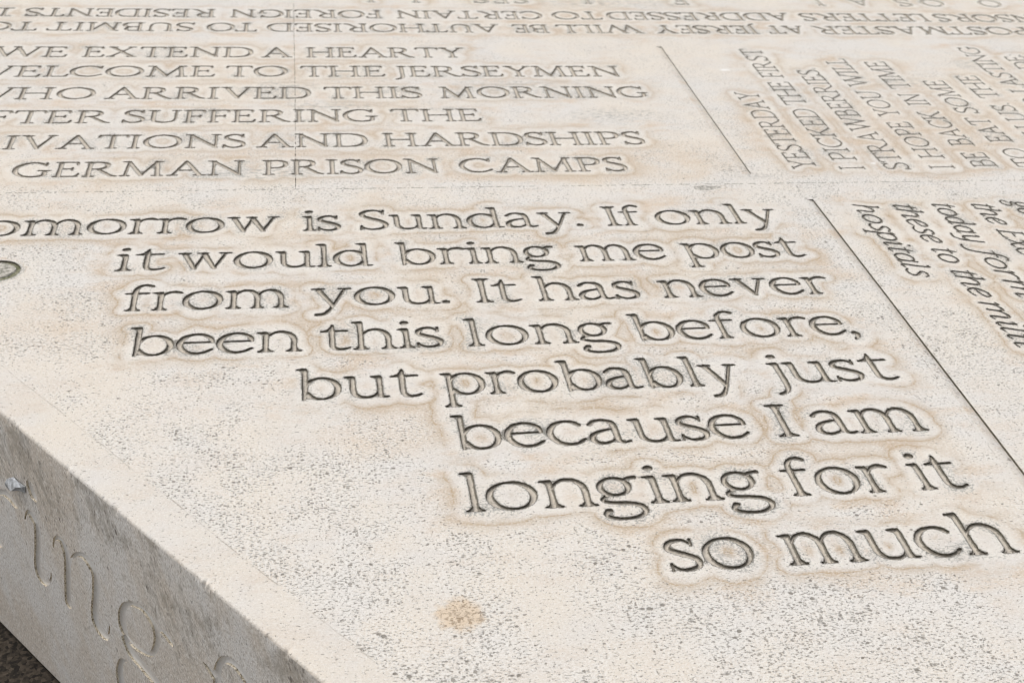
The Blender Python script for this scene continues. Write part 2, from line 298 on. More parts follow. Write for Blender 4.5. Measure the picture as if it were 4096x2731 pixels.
LOW = {
 'n': flag(16) + stem(16, 6, 90) + foot(16) + [arch(16, 84)] + foot(84),
 'm': flag(16) + stem(16, 6, 90) + foot(16) + [arch(16, 77)] + foot(77, 14) + [arch(77, 138)] + foot(138),
 'h': flag(16, 134) + stem(16, 6, 132) + foot(16) + [arch(16, 84)] + foot(84),
 'r': flag(16) + stem(16, 6, 90) + foot(16) + [('s', [(18, 68, 5), (27, 86, 6.5), (40, 95, 9), (54, 96, 11), (67, 91, 8)])],
 'u': flag(16) + flag(80) + [('s', [(16, 90, 13), (16, 40, 13), (19, 20, 12), (31, 6, 9), (48, 2.5, 7.5), (64, 8, 6), (77, 25, 5)])] + stem(80, 8, 90) + [('s', [(80, 8, 10), (88, 3, 6), (98, 3.5, 4)])],
 'o': [ell(50, 49, 44, 47, 0, 360, 5.5, 15, 15, 28)],
 'b': flag(14, 134) + [('p', [(14, 132, 13), (14, 50, 12), (12, 3, 8)])] + [ell(53, 48, 39, 46, 152, -152, 5.5, 15, 8, 24)] + [('p', [(12, 4, 5), (24, 12, 5), (19, 26, 5)])],
 'd': flag(84, 134) + stem(84, 8, 132) + [('s', [(84, 8, 10), (92, 3, 6), (102, 3.5, 4)])] + [ell(46, 48, 39, 46, 28, 332, 5.5, 15, 8, 24)],
 'p': flag(16) + [('p', [(16, 90, 13), (16, 20, 12), (16, -42, 13)])] + foot(16, 17, -49) + [ell(56, 48, 41, 46, 148, -148, 5.5, 15, 8, 24)],
 'g': [ell(40, 64, 29, 31, 0, 360, 6, 12.5, 12, 22), ('s', [(60, 84, 6), (72, 93, 7.5), (86, 94, 10)]),
       ('s', [(26, 36, 5.5), (12, 26, 7), (10, 15, 8), (30, 7, 9), (62, 3, 11), (84, -8, 12), (88, -26, 11), (72, -43, 8), (44, -49, 7), (18, -44, 9), (8, -32, 10), (13, -19, 9)]), ('p', [(15, -21, 12), (17, -20, 12)])],
 'e': [('s', [(86, 57, 7), (82, 76, 10), (66, 92, 9), (46, 96, 7), (24, 86, 11), (10, 62, 14.5), (11, 36, 14.5), (26, 12, 12), (48, 3, 9), (70, 9, 7.5), (86, 22, 6)]), ('p', [(14, 56, 5), (86, 57, 5.5)])],
 'c': [('s', [(78, 80, 11), (66, 92, 9), (46, 96, 7), (24, 86, 11), (10, 62, 14.5), (11, 36, 14.5), (26, 12, 12), (48, 3, 9), (70, 9, 7.5), (84, 22, 6)])],
 'a': [('s', [(12, 80, 10), (24, 93, 7.5), (42, 96, 8), (60, 88, 12), (66, 70, 13.5), (67, 30, 13), (70, 11, 10), (80, 4, 7), (94, 8, 4.5)]), ('s', [(66, 58, 5), (44, 55, 6), (20, 44, 10), (10, 25, 13.5), (18, 8, 11), (34, 3, 8), (52, 9, 6), (67, 24, 5)])],
 's': [('s', [(60, 84, 5.5), (46, 96, 7), (28, 95, 9), (14, 84, 11), (14, 69, 12), (32, 56, 14), (52, 45, 14), (66, 31, 12.5), (62, 12, 10), (44, 3, 8), (26, 4, 6.5), (11, 16, 5.5)]), ('p', [(62, 97, 4.5), (61, 78, 5)]), ('p', [(9, 2, 4.5), (10, 22, 5)])],
 't': [('s', [(31, 122, 4.5), (30, 96, 12), (29, 40, 13), (31, 16, 12.5), (42, 4, 10), (58, 4, 7.5), (72, 11, 4.5)]), ('p', [(4, 92, 5), (66, 94, 6)]), ('p', [(8, 93, 4), (22, 100, 5), (30, 118, 4)])],
 'i': flag(18) + stem(18, 6, 90) + foot(18) + [('p', [(15, 126, 17), (19, 127, 16)])],
 'l': flag(18, 134) + stem(18, 6, 132) + foot(18),
 'f': stem(26, 6, 96) + foot(26) + [('s', [(26, 92, 13), (28, 118, 11.5), (39, 134, 8), (54, 138, 9), (67, 131, 11)]), ('p', [(4, 92, 5), (60, 93, 6)])],
 'j': flag(24) + [('s', [(24, 90, 13), (25, 30, 13), (25, -12, 12.5), (17, -36, 9.5), (2, -46, 9)]), ('p', [(21, 126, 17), (25, 127, 16)])],
 'v': [('p', [(16, 92, 14), (48, 5, 11)]), ('p', [(48, 5, 6), (80, 92, 6.5)])] + [('p', [(1, 94.5, 5), (30, 94.5, 5)]), ('p', [(66, 94.5, 5), (95, 94.5, 5)])],
 'w': [('p', [(16, 92, 14), (44, 5, 11)]), ('p', [(44, 5, 6), (68, 88, 6.5)]), ('p', [(67, 92, 14), (96, 5, 11)]), ('p', [(96, 5, 6), (124, 92, 6.5)])] + [('p', [(1, 94.5, 5), (30, 94.5, 5)]), ('p', [(52, 94.5, 5), (76, 94.5, 5)]), ('p', [(110, 94.5, 5), (138, 94.5, 5)])],
 'y': [('p', [(16, 92, 14), (50, 7, 11)]), ('s', [(82, 92, 6.5), (54, 10, 7), (40, -24, 9), (28, -40, 11), (10, -45, 10)])] + [('p', [(1, 94.5, 5), (30, 94.5, 5)]), ('p', [(68, 94.5, 5), (97, 94.5, 5)])],
 '.': [('p', [(10, 8, 16), (13, 8, 16)])],
 ',': [('s', [(12, 9, 16), (18, 2, 13), (16, -12, 8), (6, -22, 4)])],
 'S': [('s', [(74, 114, 6), (60, 128, 7), (38, 129, 9), (18, 116, 11.5), (17, 94, 13), (38, 75, 15), (62, 60, 15), (80, 42, 13), (78, 18, 11), (56, 4, 8.5), (32, 4, 7), (13, 18, 6)]), ('p', [(77, 130, 5), (75, 104, 5)]), ('p', [(10, 2, 5), (12, 28, 5)])],
 'I': stem(22, 6, 128, 14) + foot(22, 20) + foot(22, 20, 130, -1),
 'T': stem(46, 6, 128, 14) + foot(46, 20) + [('p', [(4, 112, 4), (6, 130, 5), (88, 130, 5), (90, 112, 4)])],
}
ADV = {k: max(p[0] + p[2] / 2 for st in v for p in st[1]) - min(p[0] - p[2] / 2 for st in v for p in st[1]) for k, v in LOW.items()}

T_ = 5.0
def sf(x, y=2.5, h=13): return ('p', [(x - h, y, 4.5), (x + h, y, 4.5)])
def cst(x, wd=10.5): return [('p', [(x, 4, wd), (x, 50, wd * .93), (x, 96, wd)])]
CAP = {
 'A': [('p', [(46, 97, 5), (13, 3, T_)]), ('p', [(47, 97, 8), (84, 4, 11)]), ('p', [(26, 36, 4.5), (70, 36, 4.5)]), sf(13, 2.5, 12), sf(84, 2.5, 14)],
 'B': cst(14) + [sf(10, 2.5, 9), sf(10, 97.5, 9), ('s', [(14, 97, 5), (38, 97, 5), (54, 90, 8), (58, 76, 10.5), (52, 60, 8), (38, 53, 5), (14, 53, 5)]), ('s', [(36, 53, 5), (56, 48, 7), (66, 34, 11), (64, 16, 10), (50, 5, 6), (34, 3, 5), (14, 3, 5)])],
 'C': [('s', [(82, 80, 7), (68, 93, 6), (50, 97, 6), (26, 88, 9), (9, 64, 11.5), (9, 36, 11.5), (26, 11, 9), (50, 3, 6.5), (70, 8, 6), (86, 20, 5)]), ('p', [(84, 96, 4.5), (83, 76, 4.5)])],
 'D': cst(14) + [sf(10, 2.5, 9), sf(10, 97.5, 9), ('s', [(14, 97, 5), (42, 97, 5), (68, 90, 8), (85, 68, 11.5), (86, 34, 11.5), (70, 11, 8), (44, 3, 5), (14, 3, 5)])],
 'E': cst(14) + [('p', [(2, 97.5, 4.5), (56, 97.5, 5), (57, 82, 4.5)]), ('p', [(14, 52, 4.5), (46, 52, 4.5)]), ('p', [(46, 60, 4), (46, 44, 4)]), ('p', [(2, 2.5, 4.5), (60, 2.5, 5), (64, 20, 4.5)])],
 'F': cst(14) + [('p', [(2, 97.5, 4.5), (56, 97.5, 5), (57, 82, 4.5)]), ('p', [(14, 50, 4.5), (46, 50, 4.5)]), ('p', [(46, 58, 4), (46, 42, 4)]), sf(15)],
 'G': [('s', [(82, 80, 7), (68, 93, 6), (50, 97, 6), (26, 88, 9), (9, 64, 11.5), (9, 36, 11.5), (26, 11, 9), (50, 3, 6.5), (70, 6, 6), (85, 14, 6)]), ('p', [(84, 96, 4.5), (83, 76, 4.5)]), ('p', [(84, 14, 10), (84, 40, 10)]), ('p', [(68, 43, 4.5), (97, 43, 4.5)])],
 'H': cst(15) + cst(83) + [sf(15), sf(15, 97.5), sf(83), sf(83, 97.5), ('p', [(15, 51, 4.5), (83, 51, 4.5)])],
 'I': cst(16) + [sf(16), sf(16, 97.5)],
 'J': [('s', [(20, 96, 10.5), (20, 40, 10.5), (20, 2, 10), (14, -16, 8), (0, -24, 7)]), sf(20, 97.5)],
 'K': cst(14) + [sf(14), sf(14, 97.5), ('p', [(72, 97, 5), (18, 44, 5)]), ('p', [(34, 58, 8), (78, 4, 11)]), sf(72, 97.5, 11), ('p', [(76, 2.5, 5), (92, 2.5, 4)])],
 'L': cst(14) + [sf(14, 97.5), ('p', [(2, 2.5, 4.5), (58, 2.5, 5), (62, 20, 4.5)])],
 'M': [('p', [(14, 3, T_), (20, 97, T_)]), ('p', [(20, 96, 8), (56, 6, 10)]), ('p', [(56, 6, 5), (92, 96, 5)]), ('p', [(92, 96, 10), (98, 4, 11)]), sf(14, 2.5, 11), sf(98, 2.5, 13), sf(14, 97.5, 9), sf(98, 97.5, 9)],
 'N': [('p', [(15, 3, T_), (15, 97, T_)]), ('p', [(14, 96, 9), (83, 5, 11)]), ('p', [(83, 5, T_), (83, 97, T_)]), sf(15, 2.5, 11), sf(10, 97.5, 9), sf(83, 97.5, 11)],
 'O': [ell(51, 50, 45.5, 47, 0, 360, 5, 12, 12, 28)],
 'P': cst(14) + [sf(15), sf(10, 97.5, 9), ('s', [(14, 97, 5), (40, 97, 5), (57, 89, 9), (62, 73, 11), (56, 56, 9), (40, 48, 5), (14, 47, 5)])],
 'R': cst(14) + [sf(15), sf(10, 97.5, 9), ('s', [(14, 97, 5), (38, 97, 5), (55, 90, 9), (60, 76, 11), (54, 60, 9), (38, 52, 5), (14, 51, 5)]), ('p', [(36, 51, 7), (70, 8, 10), (86, 2, 4.5)])],
 'S': [('s', [(56, 84, 5), (44, 96, 6), (28, 96, 7), (14, 86, 9), (14, 70, 10), (30, 57, 11.5), (48, 46, 11.5), (60, 32, 10), (58, 14, 8), (42, 3, 6), (24, 4, 5.5), (9, 16, 5)]), ('p', [(58, 98, 4.5), (57, 78, 4.5)]), ('p', [(7, 2, 4.5), (8, 22, 4.5)])],
 'T': [('p', [(42, 4, 10.5), (42, 50, 9.8), (42, 96, 10.5)]), sf(42), ('p', [(4, 82, 4.5), (6, 97.5, 5), (78, 97.5, 5), (80, 82, 4.5)])],
 'U': [('s', [(15, 96, 10.5), (15, 36, 10.5), (20, 14, 9), (44, 3, 6.5), (68, 12, 5), (76, 34, 5), (77, 97, 5)]), sf(15, 97.5), sf(77, 97.5, 11)],
 'V': [('p', [(14, 96, 11), (48, 4, 9)]), ('p', [(48, 4, 5), (80, 97, 5)]), sf(14, 97.5), sf(80, 97.5, 11)],
 'W': [('p', [(14, 96, 11), (46, 4, 9)]), ('p', [(46, 4, 5), (72, 96, 5)]), ('p', [(70, 96, 11), (102, 4, 9)]), ('p', [(102, 4, 5), (130, 97, 5)]), sf(14, 97.5), sf(68, 97.5, 9), sf(130, 97.5, 11)],
 'X': [('p', [(12, 96, 10.5), (78, 4, 10.5)]), ('p', [(74, 97, 5), (12, 3, 5)]), sf(14, 97.5, 12), sf(74, 97.5, 10), sf(12, 2.5, 10), sf(78)],
 'Y': [('p', [(12, 96, 10.5), (42, 50, 9.5), (42, 4, 10.5)]), ('p', [(74, 97, 5), (43, 50, 5)]), sf(12, 97.5, 12), sf(74, 97.5, 10), sf(42)],
 '.': [('p', [(10, 6, 11), (12, 6, 11)])],
 ':': [('p', [(10, 8, 10), (12, 8, 10)]), ('p', [(10, 56, 10), (12, 56, 10)])],
}
def it(st):
    out = []
    for t, p in st: out.append((t, [(x + 0.20 * y, y, wd) for x, y, wd in p]))
    return out
def iarch(x0, x1, out=True):
    d = x1 - x0
    p = [(x0 + 1, 50, 6), (x0 + .25 * d, 80, 8), (x0 + .6 * d, 95, 11), (x0 + .92 * d, 86, 14), (x1, 64, 14), (x1 - 1, 16, 14)]
    if out: p += [(x1 + 5, 3, 10), (x1 + 18, 12, 6)]
    return ('s', p)
ITA = {k: it(v) for k, v in {
 'h': [('p', [(4, 134, 7), (14, 138, 12), (14, 5, 14)]), iarch(14, 60)],
 'm': [('s', [(2, 84, 6), (12, 94, 11), (14, 60, 14), (14, 5, 14)]), iarch(14, 54, False), iarch(54, 94)],
 'r': [('s', [(2, 84, 6), (12, 94, 11), (14, 60, 14), (14, 5, 14)]), ('s', [(14, 50, 6), (24, 82, 8), (40, 95, 12), (54, 90, 12)])],
 'o': [ell(40, 49, 32, 45, 0, 360, 9, 15, 0, 22)],
 's': [('s', [(54, 82, 10), (42, 95, 9), (24, 92, 11), (16, 76, 12), (30, 58, 14), (46, 42, 14), (52, 24, 12), (40, 6, 10), (20, 3, 10), (6, 14, 10)])],
 'p': [('s', [(4, 84, 6), (14, 96, 10), (15, 60, 14), (12, -46, 14)]), ('p', [(0, -50, 6), (26, -50, 6)]), ell(40, 49, 28, 44, 150, -150, 9, 15, 0, 18)],
 'i': [('s', [(2, 82, 6), (12, 94, 11), (14, 60, 14), (13, 16, 14), (20, 3, 10), (34, 12, 6)]), ('p', [(16, 128, 16), (18, 128, 16)])],
 't': [('s', [(18, 122, 6), (16, 96, 13), (14, 20, 14), (22, 3, 11), (38, 12, 6)]), ('p', [(0, 92, 7), (38, 92, 7)])],
 'l': [('s', [(4, 134, 7), (14, 136, 12), (15, 80, 14), (13, 16, 14), (20, 3, 10), (34, 12, 6)])],
 'a': [ell(36, 48, 28, 44, 40, 330, 9, 14, 0, 18), ('s', [(60, 96, 10), (60, 50, 14), (58, 16, 14), (66, 3, 10), (78, 12, 6)])],
 'd': [ell(36, 48, 28, 44, 40, 330, 9, 14, 0, 18), ('s', [(48, 136, 7), (60, 138, 12), (60, 60, 14), (58, 16, 14), (66, 3, 10), (78, 12, 6)])],
 'e': [('s', [(10, 44, 7), (40, 52, 8), (56, 70, 10), (50, 92, 10), (30, 92, 10), (10, 66, 14), (8, 34, 14), (22, 7, 11), (42, 6, 9), (58, 20, 7)])],
 'c': [('s', [(56, 80, 12), (44, 95, 10), (26, 88, 11), (9, 60, 14), (9, 30, 14), (24, 6, 11), (44, 7, 9), (58, 20, 7)])],
 'y': [('s', [(2, 84, 6), (12, 94, 11), (14, 50, 14), (20, 14, 12), (36, 6, 9), (54, 24, 7)]), ('s', [(60, 94, 12), (58, 20, 13), (50, -24, 13), (30, -46, 10), (6, -42, 11)])],
 'f': [('s', [(66, 128, 13), (52, 138, 10), (36, 124, 12), (30, 80, 14), (26, 0, 14), (18, -36, 12), (0, -48, 9), (-14, -42, 13)]), ('p', [(8, 92, 7), (52, 92, 7)])],
 'x': [('s', [(4, 84, 8), (16, 94, 11), (34, 50, 14), (50, 6, 11), (66, 14, 6)]), ('p', [(60, 92, 10), (6, 6, 9)])],
 'g': [ell(34, 62, 24, 32, 0, 360, 9, 13, 0, 18), ('p', [(52, 86, 7), (72, 94, 11)]), ('s', [(24, 30, 7), (10, 18, 8), (24, 8, 10), (52, 0, 11), (60, -20, 11), (42, -44, 9), (14, -46, 9), (0, -30, 10), (12, -8, 7)])],
 'E': [('p', [(14, 4, 12), (14, 128, 12)]), ('p', [(6, 130, 7), (64, 130, 7), (64, 112, 6)]), ('p', [(14, 70, 6), (50, 70, 6)]), ('p', [(4, 3, 7), (62, 3, 7), (66, 22, 6)])],
}.items()}

def catmull(p, n=5):
    p = np.array(p, float); q = np.vstack([2 * p[0] - p[1], p, 2 * p[-1] - p[-2]]); out = []
    for k in range(1, len(q) - 2):
        a, b, c, d = q[k - 1], q[k], q[k + 1], q[k + 2]
        for t in np.arange(n) / n:
            out.append(.5 * ((2 * b) + (c - a) * t + (2 * a - 5 * b + 4 * c - d) * t * t + (3 * b - a - 3 * c + d) * t ** 3))
    out.append(p[-1]); return np.array(out)

class Cut:                       # one carved mark: its stroke segments in layout units
    def __init__(s, name, segs, depth, far=False, kind='letter', extra=None):
        s.name = name; s.segs = segs; s.depth = depth; s.far = far; s.kind = kind; s.extra = extra
        s.tris = []
def segs_of(strokes, f, wsc, wadd=0.0):
    out = []
    for t, p in strokes:
        q = catmull(p) if t == 's' and len(p) > 2 else np.array(p, float)
        xy = np.array([f(a, b) for a, b in q[:, :2]]); wd = (q[:, 2] + wadd) * wsc
        for k in range(len(q) - 1): out.append((xy[k, 0], xy[k, 1], wd[k] / 2, xy[k + 1, 0], xy[k + 1, 1], wd[k + 1] / 2))
    return np.array(out)
WADD = {'LOW': 1.6, 'CAP': 1.2, 'ITA': 0.0}
GAP = {'LOW': 6.0, 'CAP': 8.0, 'ITA': 2.0}
def word(fontname, text, a, b, base, size, rot, depth, far=False, wsc=1.0, wadd=None, kind='letter'):
    """a..b ink extent along the run, base = coordinate of the baseline, rot 0/90/180/-90"""
    font = {'LOW': LOW, 'CAP': CAP, 'ITA': ITA}[fontname]; x = 0; gl = []
    for ch in text:
        st = font[ch]
        sk = 0.20 if fontname == 'ITA' else 0.0
        ps = [(p[0] - sk * p[1], p[2]) for s_ in st for p in s_[1] if fontname != 'ITA' or -12 < p[1] < 100 or ch == 'E']
        lo = min(p[0] - p[1] / 2 for p in ps); hi = max(p[0] + p[1] / 2 for p in ps)
        g = GAP[fontname]
        if fontname == 'CAP' and ch in 'TAVWYL': g = 4
        if fontname == 'LOW' and ch in 'ocbdpge': g = 8
        if fontname == 'LOW' and ch in 'fr': g = 1
        gl.append((ch, st, x - lo)); x += (hi - lo) + g
        last = g
    tot = x - last; k = (b - a) / tot; sc = size / 100.0; out = []
    for ch, st, ox in gl:
        jx = random.uniform(-.6, .6); jy = random.uniform(-.8, .8)
        def f(px, py, ox=ox, jx=jx, jy=jy):
            r = (px + ox + jx) * k; h = (py + jy) * sc
            if rot == 0: return (a + r, base + h)
            if rot == 180: return (b - r, base - h)
            if rot == 90: return (base - h, a + r)         # runs away from the viewer, tops to the left
            return (base + h, b - r)                       # -90: runs towards the viewer, tops to the right
        out.append(Cut(ch, segs_of(st, f, sc * wsc, WADD[fontname] if wadd is None else wadd), depth, far, kind))
    return out

cuts = []
XH = 0.0557
# ---- main quotation
MAIN = [
 (2.0066, [('Tomorrow', -.575, -.0450), ('is', -.0075, .0540), ('Sunday.', .0869, .4621), ('If', .5046, .5700), ('only', .5925, .8130)]),
 (1.8810, [('it', -.2943, -.2190), ('would', -.2010, .0998), ('bring', .1390, .3974), ('me', .4325, .5775), ('post', .6104, .8140)]),
 (1.7558, [('from', -.2700, -.0314), ('you.', .0030, .2097), ('It', .2500, .3192), ('has', .3450, .5058), ('never', .5411, .8190)]),
 (1.6306, [('been', -.2520, -.0124), ('this', .0140, .1884), ('long', .2230, .4426), ('before,', .4700, .8110)]),
 (1.5059, [('but', -.0210, .1466), ('probably', .1745, .5960), ('just', .6376, .8250)]),
 (1.3800, [('because', .1780, .5678), ('I', .6064, .6330), ('am', .6600, .8140)]),
 (1.2546, [('longing', .1760, .5545), ('for', .5815, .7230), ('it', .7510, .8150)]),
 (1.1289, [('so', .3985, .5010), ('much', .5370, .8204)])]
front, side_cuts = [], []
back = []
for v, ws in MAIN:
    for t, a, b in ws:
        front += word('LOW', t, a, b, v, XH, 0, .0040)
# ---- italic column lines, running towards the viewer
for base, ws in [(0.9640, [('hospitals', 1.8075, 2.0766)]),
                 (1.0385, [('these', 1.9262, 2.0790), ('to', 1.8507, 1.9065), ('the', 1.7377, 1.8299), ('milit', 1.5806, 1.7231)]),
                 (1.1130, [('today', 1.9248, 2.0792), ('form', 1.7300, 1.8983)]),
                 (1.1875, [('the', 1.9900, 2.0775), ('Exc', 1.8709, 1.9682)]),
                 (1.2640, [('go', 2.0250, 2.0790)])]:
    for t, a, b in ws:
        front += word('ITA', t, a, b, base, .0322, -90, .0032, wsc=.82, wadd=.6)
# ---- back stones, capitals facing the viewer
CH = .0635
for v, ws in [
 (2.2310, [('GERMAN', -.5040, -.1084), ('PRISON', -.0754, .2413), ('CAMPS', .2800, .5893)]),
 (2.3540, [('PRIVATIONS', -.6550, -.1090), ('AND', -.0891, .1151), ('HARDSHIPS', .1464, .6508)]),
 (2.4771, [('AFTER', -.6700, -.3650), ('SUFFERING', -.3429, .1425), ('THE', .1700, .3473)]),
 (2.6016, [('WHO', -.6650, -.4081), ('ARRIVED', -.3887, .0131), ('THIS', .0420, .2399), ('MORNING', .2772, .7173)]),
 (2.7268, [('WELCOME', -.6900, -.1806), ('TO', -.1580, -.0317), ('THE', -.0040, .1721), ('JERSEYMEN', .1936, .6834)]),
 (2.8459, [('WE', -.6500, -.4930), ('EXTEND', -.4603, -.1075), ('A', -.0874, -.0223), ('HEARTY', .0089, .3560)])]:
    for t, a, b in ws: back += word('CAP', t, a, b, v, CH, 0, .0038, True)
# ---- capitals upside down
for v, ws in [
 (3.0761, [('POSTMASTER', 1.2298, 1.790), ('AT', 1.1118, 1.2057), ('JERSEY', .8343, 1.088), ('WILL', .5957, .8004), ('BE', .4913, .573), ('AUTHORISED', -.0759, .4584), ('TO', -.2112, -.1005), ('SUBMIT', -.5585, -.2403), ('TO', -.7050, -.5804)]),
 (3.1770, [('CENSORS', 1.5845, 1.960), ('LETTERS', 1.23, 1.5649), ('ADDRESSED', .7374, 1.2015), ('TO', .6002, .7211), ('CERTAIN', .2246, .5734), ('FOREIGN', -.1626, .1883), ('RESIDENTS', -.6226, -.1977), ('I', -.6880, -.6500)]),
 (3.3010, [('O', 1.76, 1.82), ('O', 1.60, 1.66), ('S', 1.53, 1.57), ('A', 1.40, 1.46), ('I', 1.31, 1.33), ('E', .93, .97), ('I', .70, .72), ('S', .52, .56), ('E', .47, .51), ('S', .42, .46), ('I', .27, .29), ('I', .16, .18)])]:
    for t, a, b in ws: back += word('CAP', t, a, b, v, .0585, 180, .0016 if v > 3.29 else .0036, True)
# ---- condensed capitals running away from the viewer
for base, ws in [
 (.9565, [('YESTERDAY', 2.2302, 2.6316)]),
 (1.0480, [('I', 2.226, 2.240), ('PICKED', 2.2687, 2.5329), ('THE', 2.5552, 2.6926), ('FIRST', 2.7197, 2.9063)]),
 (1.1390, [('STRAWBERRIES.', 2.2235, 2.778)]),
 (1.2290, [('I', 2.226, 2.240), ('HOPE', 2.2748, 2.4604), ('YOU', 2.4883, 2.6345), ('WILL', 2.6609, 2.8428)]),
 (1.3190, [('BE', 2.2303, 2.3013), ('BACK', 2.3344, 2.5183), ('IN', 2.5521, 2.6184), ('TIME', 2.6485, 2.8229)]),
 (1.4095, [('TO', 2.2291, 2.3196), ('EAT', 2.3517, 2.4793), ('SOME', 2.5058, 2.7006)]),
 (1.5000, [('WITH', 2.26, 2.4350), ('US.', 2.4602, 2.5629), ('THE', 2.592, 2.7304)]),
 (1.5900, [('EVER', 2.44, 2.60), ('LASTING', 2.6255, 2.9272)]),
 (1.6800, [('DE:', 2.7735, 2.8711)])]:
    for t, a, b in ws: back += word('CAP', t, a, b, base, .0495, 90, .0026, True, wsc=.21, wadd=12.0, kind='thin letter')

# ------------------------------------------------------------------ lattice carving
def vnoise(nu, nv, cell, seed):
    r = np.random.default_rng(seed); g = r.random((int(nv / cell) + 3, int(nu / cell) + 3)).astype(np.float32)
    x = np.arange(nu, dtype=np.float32) / cell; y = np.arange(nv, dtype=np.float32) / cell
    xi = x.astype(int); yi = y.astype(int); fx = x - xi; fy = y - yi; fx = fx * fx * (3 - 2 * fx); fy = fy * fy * (3 - 2 * fy)
    a = g[:, xi] * (1 - fx) + g[:, xi + 1] * fx
    return a[yi] * (1 - fy)[:, None] + a[yi + 1] * fy[:, None] - 0.5

class Field:
    def __init__(s, u0, u1, v0, v1, h, K=6, jit=.0016):
        s.u0, s.v0, s.h, s.K = u0, v0, h, K
        s.nu = int(round((u1 - u0) / h / K)) * K + 1; s.nv = int(round((v1 - v0) / h / K)) * K + 1
        s.u1 = u0 + (s.nu - 1) * h; s.v1 = v0 + (s.nv - 1) * h
        s.F = np.full((s.nv, s.nu), -0.012, np.float32); s.L = np.full((s.nv, s.nu), -1, np.int16)
        s.cu = (s.nu - 1) // K + 1; s.cv = (s.nv - 1) // K + 1
        s.D = np.full((s.cv, s.cu), 0.10, np.float32)
        s.N = (vnoise(s.nu, s.nv, 5.0, 1) * .55 + vnoise(s.nu, s.nv, 2.0, 2) * .45) * jit
    def seg_field(s, segs, U, V):
        F = np.full(U.shape, -9.0, np.float32)
        for x0, y0, r0, x1, y1, r1 in segs:
            dx, dy = x1 - x0, y1 - y0; l2 = dx * dx + dy * dy + 1e-14
            t = np.clip(((U - x0) * dx + (V - y0) * dy) / l2, 0, 1)
            d = np.hypot(U - x0 - t * dx, V - y0 - t * dy)
            np.maximum(F, r0 + (r1 - r0) * t - d, out=F)
        return F
    def win(s, lo_u, hi_u, lo_v, hi_v, m, step, n_u, n_v):
        i0 = max(0, int((lo_u - m - s.u0) / step)); i1 = min(n_u, int((hi_u + m - s.u0) / step) + 2)
        j0 = max(0, int((lo_v - m - s.v0) / step)); j1 = min(n_v, int((hi_v + m - s.v0) / step) + 2)
        return i0, i1, j0, j1
    def add(s, cut, idx):
        if cut.extra is None:
            sg = cut.segs; lu, hu = min(sg[:, 0].min(), sg[:, 3].min()), max(sg[:, 0].max(), sg[:, 3].max())
            lv, hv = min(sg[:, 1].min(), sg[:, 4].min()), max(sg[:, 1].max(), sg[:, 4].max())
            fn = lambda U, V: s.seg_field(sg, U, V)
        else:
            lu, hu, lv, hv, fn = cut.extra
        i0, i1, j0, j1 = s.win(lu, hu, lv, hv, .009, s.h, s.nu, s.nv)
        if i1 > i0 and j1 > j0:
            U, V = np.meshgrid((s.u0 + s.h * np.arange(i0, i1)).astype(np.float32), (s.v0 + s.h * np.arange(j0, j1)).astype(np.float32))
            F = fn(U, V)
            jm = 1.0 if cut.kind == 'letter' else {'joint': .9, 'chip': 3.0, 'thin letter': .55}.get(cut.kind, .35)
            if cut.kind != 'void': F = F + s.N[j0:j1, i0:i1] * jm
            sub = s.F[j0:j1, i0:i1]; m = F > sub
            if cut.kind in ('joint',):
                m &= ~(sub > 0)
            sub[m] = F[m]; s.L[j0:j1, i0:i1][m] = idx
        if cut.kind in ('void', 'joint', 'groove', 'chip', 'hole'): return
        st = s.h * s.K
        i0, i1, j0, j1 = s.win(lu, hu, lv, hv, .085, st, s.cu, s.cv)
        if i1 > i0 and j1 > j0:
            U, V = np.meshgrid((s.u0 + st * np.arange(i0, i1)).astype(np.float32), (s.v0 + st * np.arange(j0, j1)).astype(np.float32))
            sub = s.D[j0:j1, i0:i1]; np.minimum(sub, -fn(U, V), out=sub)

# marching-squares cases: corners 0(00) 1(10) 2(11) 3(01); edges 4(0-1) 5(1-2) 6(2-3) 7(3-0)
def poly_case(bits, inside):
    ring = []; 
    for k in range(4):
        a, b = (bits >> k) & 1, (bits >> ((k + 1) % 4)) & 1
        if a == inside: ring.append(k)
        if a != b: ring.append(4 + k)
    return ring
CASES = {}
for b in range(16):
    ins, outp, walls = [], [], []
    if b in (5, 10):     # two separate inside corners
        for k in range(4):
            if (b >> k) & 1:
                ins.append([k, 4 + k, 4 + (k + 3) % 4]); walls.append((4 + k, 4 + (k + 3) % 4))
        o = []
        for k in range(4):
            if not (b >> k) & 1: o += [4 + (k + 3) % 4, k, 4 + k]
        outp.append(o)
    else:
        r = poly_case(b, 1); 
        if len(r) >= 3: ins.append(r)
        r2 = poly_case(b, 0)
        if len(r2) >= 3: outp.append(r2)
        e = [q for q in r if q >= 4]
        if len(e) == 2:
            i = r.index(e[0]); walls.append((e[0], e[1]) if r[(i + 1) % len(r)] == e[1] else (e[1], e[0]))
    def tri(ps):
        t = []
        for p in ps:
            for k in range(1, len(p) - 1): t.append((p[0], p[k], p[k + 1]))
        return t
    CASES[b] = (tri(ins), tri(outp), walls)

